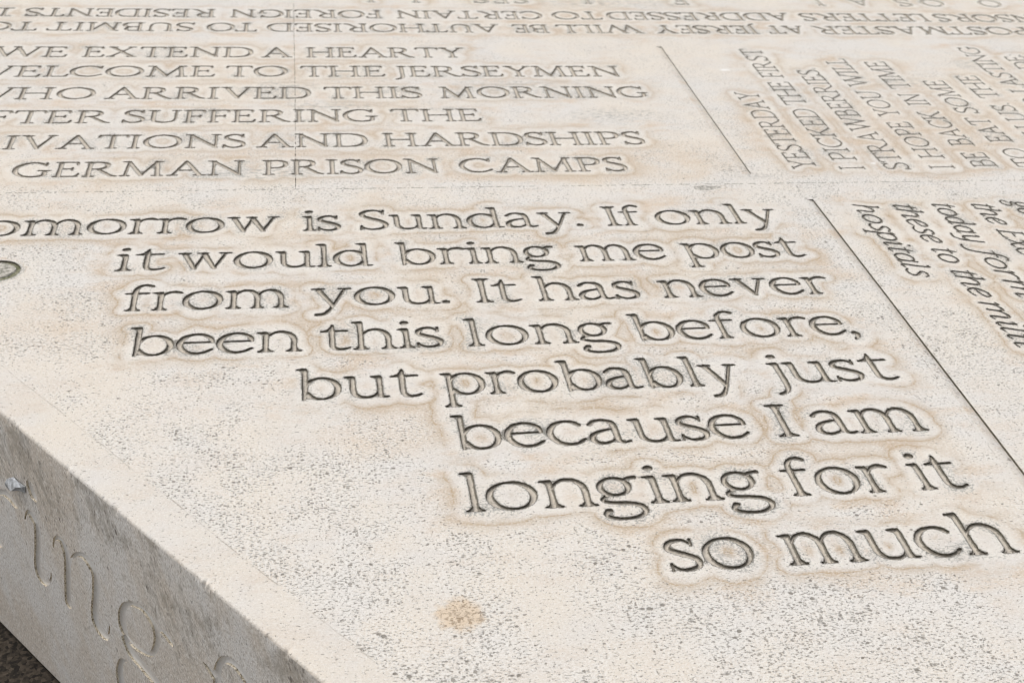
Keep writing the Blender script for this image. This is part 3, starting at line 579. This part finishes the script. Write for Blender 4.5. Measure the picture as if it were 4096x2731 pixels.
def carve(fd, cuts, owner):
    """returns slab triangles (ids, owner) and per-cut triangles. ids index a virtual vertex table"""
    nu, nv, K, h = fd.nu, fd.nv, fd.K, fd.h; N = nu * nv
    ins = fd.F > 0
    Bu, Bv = (nu - 1) // K, (nv - 1) // K
    anyi = np.zeros((Bv, Bu), bool); near = np.zeros((Bv, Bu), bool)
    for a in range(K + 1):
        for b in range(K + 1):
            anyi |= ins[a:a + (Bv - 1) * K + 1:K, b:b + (Bu - 1) * K + 1:K]
    if fd.force is not None: anyi |= fd.force(Bu, Bv)
    J, I = np.nonzero(~anyi)
    c00 = (J * K) * nu + I * K
    q = np.stack([c00, c00 + K, c00 + K * nu + K, c00 + K * nu], 1)
    slab = [q[:, [0, 1, 2]], q[:, [0, 2, 3]]]
    J, I = np.nonzero(anyi)
    a, b = np.meshgrid(np.arange(K), np.arange(K), indexing='ij')
    jj = (J[:, None] * K + a.ravel()[None]).ravel(); ii = (I[:, None] * K + b.ravel()[None]).ravel()
    Ff = fd.F.ravel(); insr = ins.ravel(); Lr = fd.L.ravel()
    c0 = jj * nu + ii; cor = np.stack([c0, c0 + 1, c0 + nu + 1, c0 + nu], 1)
    loc = np.concatenate([cor, np.stack([N + c0, 2 * N + c0 + 1, N + c0 + nu, 2 * N + c0], 1)], 1)
    bits = (insr[cor] * np.array([1, 2, 4, 8])).sum(1)
    best = np.argmax(Ff[cor], 1); lab = Lr[cor[np.arange(len(cor)), best]]
    floor_t, floor_l, wall_q, wall_l = [], [], [], []
    for cs in range(16):
        m = bits == cs
        if not m.any(): continue
        ti, to, wl = CASES[cs]; lm = loc[m]; lb = lab[m]
        for t in to: slab.append(lm[:, t])
        for t in ti: floor_t.append(lm[:, t]); floor_l.append(lb)
        for e in wl: wall_q.append(lm[:, e]); wall_l.append(lb)
    slab = np.concatenate(slab)
    return slab, np.concatenate(floor_t), np.concatenate(floor_l), np.concatenate(wall_q), np.concatenate(wall_l)

def vpos(fd, ids):
    """u, v, signed depth field at virtual vertex ids"""
    nu = fd.nu; N = nu * fd.nv; Ff = fd.F.ravel()
    kind = ids // N; base = ids % N; j = base // nu; i = base % nu
    u = i.astype(np.float64); v = j.astype(np.float64); F = Ff[base].astype(np.float64)
    k = np.nonzero(kind > 0)[0]
    if len(k):
        b = base[k]; o = np.where(kind[k] == 1, b + 1, b + nu)
        fa, fb = Ff[b].astype(np.float64), Ff[o].astype(np.float64); t = fa / (fa - fb)
        u[k] += np.where(kind[k] == 1, t, 0); v[k] += np.where(kind[k] == 2, t, 0); F[k] = 0
    return fd.u0 + u * fd.h, fd.v0 + v * fd.h, F

def coarseD(fd, u, v):
    st = fd.h * fd.K; x = np.clip((u - fd.u0) / st, 0, fd.cu - 1.001); y = np.clip((v - fd.v0) / st, 0, fd.cv - 1.001)
    i = x.astype(int); j = y.astype(int); fx = x - i; fy = y - j; D = fd.D
    return (D[j, i] * (1 - fx) + D[j, i + 1] * fx) * (1 - fy) + (D[j + 1, i] * (1 - fx) + D[j + 1, i + 1] * fx) * fy

def build_mesh(name, co, tris, mats, mi=None, edge=None):
    me = bpy.data.meshes.new(name); nv, nf = len(co), len(tris)
    me.vertices.add(nv); me.vertices.foreach_set('co', np.asarray(co, np.float32).ravel())
    me.loops.add(nf * 3); me.loops.foreach_set('vertex_index', np.asarray(tris, np.int32).ravel())
    me.polygons.add(nf); me.polygons.foreach_set('loop_start', np.arange(0, nf * 3, 3, dtype=np.int32))
    me.polygons.foreach_set('loop_total', np.full(nf, 3, np.int32))
    if mi is not None: me.polygons.foreach_set('material_index', np.asarray(mi, np.int32))
    for m in mats: me.materials.append(m)
    if edge is not None:
        at = me.attributes.new('edge', 'FLOAT', 'POINT'); at.data.foreach_set('value', np.asarray(edge, np.float32))
    me.update(calc_edges=True); me.validate(); me.shade_flat()
    return me
def link(name, me, parent=None, loc=(0, 0, 0)):
    o = bpy.data.objects.new(name, me); scene.collection.objects.link(o)
    if parent is not None: o.parent = parent
    o.location = loc; return o
def tag(o, label=None, cat=None, group=None, kind=None):
    for k, v in (('label', label), ('category', cat), ('group', group), ('kind', kind)):
        if v: o[k] = v
    return o

# ---- the block outline in plan: slanting face through (0, .9962) heading -52 degrees
TH = math.radians(-52.0); DX, DY = math.cos(TH), math.sin(TH)
NX, NY = math.sin(TH), -math.cos(TH)                 # outward normal of the slanting face
C0 = 0.9962
def din(u, v): return -((u - 0) * NX + (v - C0) * NY)      # distance inside the block from the slanting edge
VJ, UJ = 2.1685, -0.0150
RB = 0.0035                                            # worn arris radius
H_BLOCK = 0.449
UJ = -0.0178

def rect_fn(a, b, c, d):
    def f(U, V): return np.minimum(np.minimum(U - a, b - U), np.minimum(V - c, d - V)).astype(np.float32)
    return (a, b, c, d, f)
def disc_fn(cx, cy, r):
    def f(U, V): return (r - np.hypot(U - cx, V - cy)).astype(np.float32)
    return (cx - r, cx + r, cy - r, cy + r, f)
front.append(Cut('groove', None, .0036, kind='groove', extra=rect_fn(.8840, .8997, .60, 2.0985)))
front.append(Cut('bolt_hole', None, .0030, kind='hole', extra=disc_fn(-.4655, 1.8895, .0325)))
front.append(Cut('chip', np.array([(.700, 2.153, .006, .712, 2.150, .011), (.712, 2.150, .011, .730, 2.153, .005), (.730, 2.153, .005, .742, 2.156, .002)]), .0016, kind='chip'))
back.append(Cut('groove', None, .0026, kind='groove', extra=rect_fn(.8010, .8185, 2.2110, 2.9225)))

top = Field(-.804, 1.956, .880, 3.364, .001, 6)
allc = front + back
for i, c in enumerate(allc): top.add(c, i)
IDJ = len(allc)
allc.append(Cut('joint', np.array([(-2, VJ, .00055, 3, VJ, .00055)]), .02, kind='joint')); top.add(allc[-1], IDJ)
allc.append(Cut('joint', np.array([(UJ - .0003, VJ, .00048, UJ + .0012, 2.6, .00045), (UJ + .0012, 2.6, .00045, UJ, 4, .0004)]), .02, kind='joint')); top.add(allc[-1], IDJ + 1)
allc.append(Cut('void', None, 0, kind='void', extra=(-3, 3, -3, 5, lambda U, V: (-din(U, V)).astype(np.float32)))); top.add(allc[-1], IDJ + 2)
def force_top(Bu, Bv):
    st = top.h * top.K
    U, V = np.meshgrid(top.u0 + (np.arange(Bu) + .5) * st, top.v0 + (np.arange(Bv) + .5) * st)
    return np.abs(din(U, V)) < .011
top.force = force_top
slab_t, fl_t, fl_l, wq, wl = carve(top, allc, None)

def bevz(u, v):
    d = np.clip(din(u, v), 0, RB); return -RB + np.sqrt(np.maximum(RB * RB - (RB - d) ** 2, 0))

_an = [np.random.default_rng(k).random(6000) for k in (31, 32, 33)]
def nick(s_):
    """how far the arris is worn back at run s_"""
    def n1(k, c):
        x = np.clip((s_ + 3.0) / c, 0, 5990); i = x.astype(int); f = x - i; f = f * f * (3 - 2 * f)
        return _an[k][i] * (1 - f) + _an[k][i + 1] * f
    a, b, c = n1(0, .017), n1(1, .0045), n1(2, .0021)
    return .0005 * b + .0004 * c + .0060 * np.maximum(0, a * .75 + b * .35 - .78) + .0030 * np.maximum(0, b - .86)
WR = .009
def wear(co):
    """co: u, v, z of top-surface vertices"""
    d = din(co[:, 0], co[:, 1]); m = d < WR
    w_ = np.clip(1 - d[m] / WR, 0, 1) ** 1.5; a = nick(co[m, 0] * DX + (co[m, 1] - C0) * DY) * w_
    co[m, 0] -= a * NX; co[m, 1] -= a * NY; co[m, 2] -= a
    return co

def owner_of(u, v):
    return np.where(v < VJ, 0, np.where(u < UJ, 1, 2))

# block roots
BLOCKS = [
 dict(org=(0.55, 1.45), lab='nearest pale stone block, carved with lower-case writing and ending in a shaded side', far=False),
 dict(org=(-0.80, 3.00), lab='pale stone block behind, left of the thin joint through the capital lettering', far=True),
 dict(org=(0.95, 3.00), lab='pale stone block behind, right of the thin joint, with narrow sideways capitals', far=True)]

def tri_owner(t):
    u, v, _ = vpos(top, t.ravel()); u = u.reshape(-1, 3).mean(1); v = v.reshape(-1, 3).mean(1); return owner_of(u, v)
so_ = tri_owner(slab_t)
jw = (wl >= IDJ) & (wl < IDJ + 2)                         # joint walls belong to the blocks

# plan polygons of the areas outside the lattice, per block
U0, U1, V0, V1 = top.u0, top.u1, top.v0, top.v1
FARV, RIGHT, NEARV = 4.2, 2.4, .62
ue = lambda v: (C0 - v) * (DX / -DY) * 1.0                 # u of the slanting edge at v
eps = .0008
extra_quads = {0: [[(U1, V0), (RIGHT, V0), (RIGHT, VJ - eps), (U1, VJ - eps)], [(ue(V0), V0), (ue(NEARV), NEARV), (RIGHT, NEARV), (RIGHT, V0)], ],
  1: [[(U0, VJ + eps), (U0, FARV), (ue(FARV), FARV), (ue(VJ + eps), VJ + eps)], [(U0, V1), (UJ - eps, V1), (UJ - eps, FARV), (U0, FARV)]],
  2: [[(U1, VJ + eps), (RIGHT, VJ + eps), (RIGHT, FARV), (U1, FARV)], [(UJ + eps, V1), (U1, V1), (U1, FARV), (UJ + eps, FARV)]]}
# left sliver of the front block beyond the lattice
extra_quads[0].append([(U0, din(0, 0) * 0 + (C0 - U0 * NX / NY if False else C0 + (-U0) * (-DY / DX))), (U0, VJ - eps), (ue(VJ - eps), VJ - eps)])
outer = {0: [(RIGHT, VJ - eps), (RIGHT, NEARV), (ue(NEARV), NEARV)], 1: [(ue(FARV), FARV), (UJ - eps, FARV)], 2: [(UJ + eps, FARV), (RIGHT, FARV), (RIGHT, VJ + eps)]}

isgr = np.array([c.kind == 'groove' for c in allc[:IDJ]])
roots = []
for k, B in enumerate(BLOCKS):
    org = np.array([B['org'][0], B['org'][1], -H_BLOCK])
    t = slab_t[so_ == k]; ids, inv = np.unique(t, return_inverse=True); inv = inv.reshape(-1, 3)
    u, v, F = vpos(top, ids); co = wear(np.stack([u, v, bevz(u, v)], 1))
    D = coarseD(top, u, v); lab = np.where(ids // (top.nu * top.nv) > 0, 0, 1)
    base = ids % (top.nu * top.nv); Lb = top.L.ravel()[base]
    fine = -F; usef = (F > -.0085) & (Lb >= 0) & (Lb < IDJ) & ~isgr[np.clip(Lb, 0, IDJ - 1)]
    E_ = np.where(usef, np.minimum(fine, D), D); E_ = np.clip(E_, 0, .1)
    faces = [inv]; mi = [np.zeros(len(inv))]; cos = [co]; es = [E_ * S]; nbase = len(co)
    # joint walls
    q = wq[jw]; uu, vv, _ = vpos(top, q.ravel()); uu = uu.reshape(-1, 2); vv = vv.reshape(-1, 2)
    # wall side: step a little away from the joint line
    hor = wl[jw] == IDJ
    own = np.where(hor, np.where(vv.mean(1) < VJ, 0, np.where(uu.mean(1) < UJ, 1, 2)), np.where(uu.mean(1) < UJ + .0006, 1, 2))
    s_ = own == k; uu, vv = uu[s_], vv[s_]; n = len(uu)
    z0 = bevz(uu, vv)
    W = np.concatenate([np.stack([uu[:, 0], vv[:, 0], z0[:, 0]], 1), np.stack([uu[:, 1], vv[:, 1], z0[:, 1]], 1), np.stack([uu[:, 1], vv[:, 1], z0[:, 1] - .03], 1), np.stack([uu[:, 0], vv[:, 0], z0[:, 0] - .03], 1)])
    ar = np.arange(n); faces += [np.stack([ar, ar + n, ar + 2 * n], 1) + nbase, np.stack([ar, ar + 2 * n, ar + 3 * n], 1) + nbase]; mi += [np.full(n, 1)] * 2
    cos.append(W); es.append(np.full(len(W), .08)); nbase += len(W)
    # flat areas beyond the carved lattice, and the plain outer faces
    def addpoly(pts, m, flip=False):
        global faces, mi, cos, es, nbase
        p = np.array(pts, float); 
        if p.shape[1] == 2: p = np.c_[p, np.zeros(len(p))]
        f = np.array([(0, a, a + 1) for a in range(1, len(p) - 1)]) + nbase
        faces.append(f); mi.append(np.full(len(f), m)); cos.append(p); es.append(np.full(len(p), .08)); nbase += len(p)
    for qd in extra_quads[k]:
        a = sum((qd[i][0] * qd[(i + 1) % len(qd)][1] - qd[(i + 1) % len(qd)][0] * qd[i][1]) for i in range(len(qd)))
        addpoly(qd if a > 0 else qd[::-1], 0)
    pts = outer[k]
    for a, b in zip(pts[:-1], pts[1:]):
        addpoly([(a[0], a[1], 0), (b[0], b[1], 0), (b[0], b[1], -H_BLOCK), (a[0], a[1], -H_BLOCK)], 0)
    co = np.concatenate(cos); fc = np.concatenate(faces).astype(np.int64); mm = np.concatenate(mi); ee = np.concatenate(es)
    me = build_mesh('stone_block', (co - org) * S, fc, [M_TOP, M_SLIT], mm, ee)
    o = link('stone_block', me, None, tuple(org * S)); tag(o, B['lab'], 'stone block', 'carved stone blocks of the memorial slab')
    roots.append((o, org))

# ---- each carved mark as a part
NAMES = {'groove': 'carved_rule', 'hole': 'bolt_hole', 'chip': 'edge_chip'}
def make_cut(fd, c, ft, wqq, parent, org, xf, zdepth, mats, name):
    ids, inv = np.unique(np.concatenate([ft.ravel(), wqq.ravel()]), return_inverse=True)
    u, v, F = vpos(fd, ids); nF = len(ft) * 3
    fl = inv[:nF].reshape(-1, 3); wv = inv[nF:].reshape(-1, 2)
    zb = zdepth(c, u, v, F); n = len(ids)
    z0 = np.zeros(n)
    P = np.concatenate([np.stack([u, v, zb], 1), np.stack([u, v, z0], 1)])
    faces = np.concatenate([fl, np.stack([wv[:, 0], wv[:, 1], wv[:, 1] + n], 1), np.stack([wv[:, 0], wv[:, 1] + n, wv[:, 0] + n], 1)])
    mi = np.concatenate([np.zeros(len(fl)), np.ones(2 * len(wv))])
    used, inv2 = np.unique(faces, return_inverse=True); P = P[used]; faces = inv2.reshape(-1, 3)
    E_ = np.concatenate([-F, -F])[used] * S
    X = xf(P); cen = X.mean(0); cen[2] = X[:, 2].max()
    me = build_mesh(name, (X - cen) * S, faces, mats, mi, E_)
    return link(name, me, parent, tuple((cen - org) * S))

def zd_top(c, u, v, F):
    if c.kind == 'groove':
        a, b, c0, c1, _ = c.extra; t = np.clip((u - a) / (b - a), 0, 1)
        return -.00004 - c.depth * t ** 1.6
    if c.kind == 'hole': return -c.depth - 0 * F
    if c.kind == 'chip': return -np.minimum(c.depth, .0001 + F * .3)
    return -(c.depth * .55 + c.depth * .45 * np.clip(F / .0036, 0, 1) ** .8)
order = np.argsort(fl_l, kind='stable'); fl_ts, fl_ls = fl_t[order], fl_l[order]
worder = np.argsort(wl, kind='stable'); wq_s, wl_s = wq[worder], wl[worder]
for i, c in enumerate(allc[:IDJ]):
    a, b = np.searchsorted(fl_ls, [i, i + 1]); a2, b2 = np.searchsorted(wl_s, [i, i + 1])
    if b - a < 6: continue
    u, v, _ = vpos(top, fl_ts[a:b].ravel()); k = int(owner_of(np.array([u.mean()]), np.array([v.mean()]))[0])
    par, org = roots[k]
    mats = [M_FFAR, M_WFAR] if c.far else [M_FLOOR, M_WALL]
    if c.kind == 'thin letter': mats = [M_WFAR, M_WFAR]
    if c.kind == 'groove': mats = [M_TOP, M_WALL]
    if c.kind == 'chip': mats = [M_CHIP, M_WFAR]
    if c.kind == 'hole': mats = [M_MOSS, M_WALL]
    nm = NAMES.get(c.kind, 'carved_letter')
    ob = make_cut(top, c, fl_ts[a:b], wq_s[a2:b2], par, org, lambda P: P.copy(), zd_top, mats, nm)
    if c.kind == 'groove':
        e = ob.data.attributes['edge']; e.data.foreach_set('value', np.full(len(ob.data.vertices), .03, np.float32))
    if c.kind == 'hole': hole = ob

# the round stone plug sitting slightly off-centre in its hole
def plug():
    n = 40; rings = [(.0, -.0012), (.020, -.0010), (.0255, -.0014), (.0268, -.0032)]; co = [(0, 0, rings[0][1])]; f = []
    for r, z in rings[1:]:
        for k in range(n):
            a = 2 * math.pi * k / n; rr = r * (1 + .06 * math.sin(3 * a + 1) + .03 * math.sin(7 * a) + random.uniform(-.03, .03)); co.append((rr * math.cos(a), rr * math.sin(a), z + random.uniform(-.0007, .0005)))
    for k in range(n): f.append((0, 1 + k, 1 + (k + 1) % n))
    for q in range(2):
        for k in range(n):
            a = 1 + q * n + k; b = 1 + q * n + (k + 1) % n; f += [(a, a + n, b + n), (a, b + n, b)]
    co = np.array(co); me = build_mesh('stone_plug', co * S, np.array(f), [M_PLUG], None, np.full(len(co), .004))
    par, org = roots[0]; c = np.array([-.4685, 1.8935, 0]); o = link('stone_plug', me, par, tuple((c - org) * S))
plug()

# ------------------------------------------------------------------ slanting side face with running-hand lettering
fwv, rtv, upv = np.array(fw), np.array(rt), np.array(up)
SIDE = []
def sp(pts): return [('s', [tuple(p) for p in pts])]
SCRIPT = [[[(-0.6237, -0.162, 0.0029), (-0.6143, -0.1457, 0.005), (-0.5999, -0.1453, 0.0181), (-0.5914, -0.1584, 0.0166), (-0.6013, -0.2005, 0.0141), (-0.6098, -0.2359, 0.0166), (-0.6051, -0.2516, 0.021), (-0.5899, -0.2517, 0.0078), (-0.5763, -0.2379, 0.004), (-0.5713, -0.2226, 0.0024)]], [[(-0.593, -0.092, 0.0183), (-0.5877, -0.1015, 0.0193)]], [[(-0.5526, -0.1661, 0.0028), (-0.546, -0.1492, 0.0041), (-0.5316, -0.1405, 0.0101), (-0.5209, -0.1489, 0.0184), (-0.5188, -0.1696, 0.0161), (-0.5272, -0.2086, 0.015), (-0.5352, -0.2518, 0.0155)], [(-0.5153, -0.1785, 0.0034), (-0.5034, -0.1533, 0.0049), (-0.4822, -0.1354, 0.0074), (-0.4597, -0.1348, 0.0187), (-0.4476, -0.1509, 0.0191), (-0.4541, -0.1836, 0.0154), (-0.4648, -0.2267, 0.0174), (-0.4609, -0.2435, 0.021), (-0.4476, -0.2482, 0.0143), (-0.4366, -0.2429, 0.0045), (-0.428, -0.2199, 0.002)]], [[(-0.3674, -0.1407, 0.0081), (-0.3447, -0.133, 0.0077), (-0.3256, -0.1371, 0.0129), (-0.3147, -0.1488, 0.0155), (-0.3161, -0.1712, 0.012), (-0.3323, -0.1996, 0.0071), (-0.3572, -0.2111, 0.0093), (-0.381, -0.2121, 0.0131), (-0.3933, -0.2006, 0.0198), (-0.3923, -0.1778, 0.0161), (-0.3831, -0.1553, 0.0084), (-0.3674, -0.1407, 0.0055)], [(-0.3156, -0.1451, 0.0026), (-0.2984, -0.1414, 0.0091), (-0.2872, -0.1435, 0.0123), (-0.2808, -0.1486, 0.0049)], [(-0.3958, -0.2197, 0.0102), (-0.3828, -0.2313, 0.021), (-0.3613, -0.2364, 0.021), (-0.336, -0.2429, 0.021), (-0.3146, -0.2543, 0.021), (-0.3169, -0.2905, 0.0103), (-0.3659, -0.3401, 0.0119), (-0.4083, -0.3364, 0.021), (-0.4188, -0.3107, 0.021), (-0.4175, -0.2908, 0.0155), (-0.4103, -0.2681, 0.0085), (-0.3962, -0.2568, 0.0029)]], [[(-0.1941, -0.1938, 0.0156), (-0.1911, -0.1565, 0.0152), (-0.1878, -0.1244, 0.0127), (-0.1756, -0.0981, 0.0087), (-0.1563, -0.0882, 0.0125), (-0.1393, -0.0913, 0.017), (-0.1268, -0.0997, 0.0184), (-0.1165, -0.1186, 0.0184)], [(-0.2142, -0.1303, 0.0032), (-0.198, -0.1363, 0.0134)]], [[(-0.7153, -0.1743, 0.0073), (-0.6875, -0.1534, 0.0087), (-0.666, -0.1466, 0.0143), (-0.6511, -0.1499, 0.0148), (-0.6431, -0.1527, 0.0045)], [(-0.7013, -0.1663, 0.0179), (-0.7133, -0.2124, 0.0181), (-0.7257, -0.2578, 0.0206), (-0.7201, -0.2604, 0.016)]]]
for strokes in SCRIPT:
    sg = []
    for st in strokes:
        sg.append(segs_of([('s' if len(st) > 2 else 'p', st)], lambda a, b: (a, b), 1.08))
    SIDE.append(Cut('s', np.concatenate(sg), .0042))
sd_f = Field(-.900, .120, -.4510, -RB - .0005 + .0005, .001, 6, .0004)
# v lattice: align its top row with the arris
sd_f.v0 = -RB - (sd_f.nv - 1) * sd_f.h
for i, c in enumerate(SIDE): sd_f.add(c, i)
def force_side(Bu, Bv):
    m = np.zeros((Bv, Bu), bool); m[-3:] = True; return m
sd_f.force = force_side
s_t, sf_t, sf_l, sw, swl = carve(sd_f, SIDE, None)
def xf_side(P):       # run, height, depth -> world layout
    s_, z, d = P[:, 0], P[:, 1], P[:, 2]
    return np.stack([s_ * DX + d * NX, C0 + s_ * DY + d * NY, z], 1)
ids, inv = np.unique(s_t, return_inverse=True); inv = inv.reshape(-1, 3)
u, v, F = vpos(sd_f, ids); zb = sd_f.v0
P = np.stack([u, v, np.zeros(len(u))], 1)
# gentle chisel waviness and a rounded foot
P[:, 2] += np.where(v < zb + .012, -.5 * ((zb + .012 - v) ** 2) / .012, 0)
hh = np.clip(1 - (-RB - v) / WR, 0, 1) ** 1.5; aa = nick(u) * hh; P[:, 2] -= aa; P[:, 1] -= aa
co = xf_side(P); E_ = np.clip(np.where(F > -.0085, np.minimum(-F, coarseD(sd_f, u, v)), coarseD(sd_f, u, v)), 0, .1) * S
par, org = roots[0]
cos = [co]; fcs = [inv]; nb = len(co); es = [E_]
def sq(s0, s1):
    global nb
    P4 = np.array([(s0, zb, 0), (s1, zb, 0), (s1, -RB, 0), (s0, -RB, 0)], float)
    cos.append(xf_side(P4)); fcs.append(np.array([(0, 1, 2), (0, 2, 3)]) + nb); es.append(np.full(4, .08)); nb += 4
s_near = (NEARV - C0) / DY; s_joint = (VJ - eps - C0) / DY
sq(sd_f.u1, s_near); sq(s_joint, sd_f.u0)
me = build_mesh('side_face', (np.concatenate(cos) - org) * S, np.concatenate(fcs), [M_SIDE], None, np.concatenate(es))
side_o = link('side_face', me, par)
# same face carried on by the back left block
cos = []; fcs = []; es = []; nb = 0
sq((FARV - C0) / DY, (VJ + eps - C0) / DY)
par1, org1 = roots[1]
me = build_mesh('side_face', (np.concatenate(cos) - org1) * S, np.concatenate(fcs), [M_SIDE], None, np.concatenate(es))
link('side_face', me, par1)
def zd_side(c, u, v, F): return -(c.depth * .7 + c.depth * .3 * np.clip(F / .003, 0, 1))
for i, c in enumerate(SIDE):
    m = sf_l == i
    if m.sum() < 6: continue
    make_cut(sd_f, c, sf_t[m], sw[swl == i], par, org, xf_side, zd_side, [M_SFLOOR, M_SWALL], 'script_letter')

# ------------------------------------------------------------------ folded foil scrap on the side face
def foil():
    # run, height along the face and stand-off of each crease point, layout units
    V = [(-.6525, -.1109, .0030), (-.6339, -.0978, .0010), (-.6235, -.0972, .0016), (-.6034, -.0959, .0008), (-.6067, -.1083, .0012),
         (-.6197, -.1095, .0034), (-.6359, -.1185, .0022), (-.6577, -.1229, .0012), (-.6446, -.1090, .0085), (-.6286, -.1125, .0100),
         (-.6194, -.1034, .0058), (-.6425, -.1030, .0050), (-.6500, -.1160, .0072), (-.6350, -.1150, .0090), (-.6120, -.1010, .0030)]
    f = [(0, 11, 8), (0, 1, 11), (11, 1, 2), (11, 2, 10), (11, 10, 8), (8, 10, 9), (0, 8, 12), (12, 8, 13), (8, 9, 13), (0, 12, 7), (7, 12, 6), (12, 13, 6),
         (2, 14, 10), (2, 3, 14), (14, 3, 4), (10, 14, 5), (14, 4, 5), (9, 10, 5), (9, 5, 13), (13, 5, 6)]
    P = np.array(V); X = xf_side(P); c = X.mean(0); me = build_mesh('foil_scrap', (X - c) * S, np.array(f), [M_FOIL])
    o = link('foil_scrap', me, None, tuple(c * S))
    md = o.modifiers.new('thickness', 'SOLIDIFY'); md.thickness = .0005
    tag(o, 'small folded scrap of silver foil stuck on the shaded side of the block', 'foil scrap')
foil()

# ------------------------------------------------------------------ plinth and ground
GZ = -H_BLOCK - .012
def prism(name, plan, z0, z1, mat, label, cat):
    n = len(plan); co = [(a, b, z0) for a, b in plan] + [(a, b, z1) for a, b in plan]; f = []
    for i in range(n):
        j = (i + 1) % n; f += [(i, j, j + n), (i, j + n, i + n)]
    f += [(n, n + k, n + k + 1) for k in range(1, n - 1)]
    c = np.array([sum(p[0] for p in plan) / n, sum(p[1] for p in plan) / n, z0])
    me = build_mesh(name, (np.array(co) - c) * S, np.array(f), [mat])
    return tag(link(name, me, None, tuple(c * S)), label, cat)
off = lambda v, d: ue(v) + d / .78801
prism('setting_bed', [(off(NEARV + .05, .05), NEARV + .05), (RIGHT - .05, NEARV + .05), (RIGHT - .05, FARV - .05), (off(FARV - .05, .05), FARV - .05)], GZ, -H_BLOCK + .001, M_SLIT, 'dark mortar bed showing as a thin shadow line under the pale blocks', 'mortar bed')
prism('granite_base', [(off(NEARV - .3, -.42), NEARV - .3), (RIGHT + .3, NEARV - .3), (RIGHT + .3, FARV + .3), (off(FARV + .3, -.42), FARV + .3)], GZ - .2, GZ, M_GROUND, 'dark speckled granite base at bottom left, shade of the block included in its colour', 'granite base')
co = np.array([(-40, -40, 0), (40, -40, 0), (40, 40, 0), (-40, 40, 0)], float)
me = build_mesh('ground', co, np.array([(0, 1, 2), (0, 2, 3)]), [M_BOUNCE])
tag(link('ground', me, None, (0, 0, (GZ - .2) * S)), 'added pale ground out of view, bouncing light onto the side face', None, None, 'structure')

tot = sum(len(o.data.polygons) for o in scene.objects if o.type == 'MESH'); print('TRIS', tot, 'OBJS', len(scene.objects))
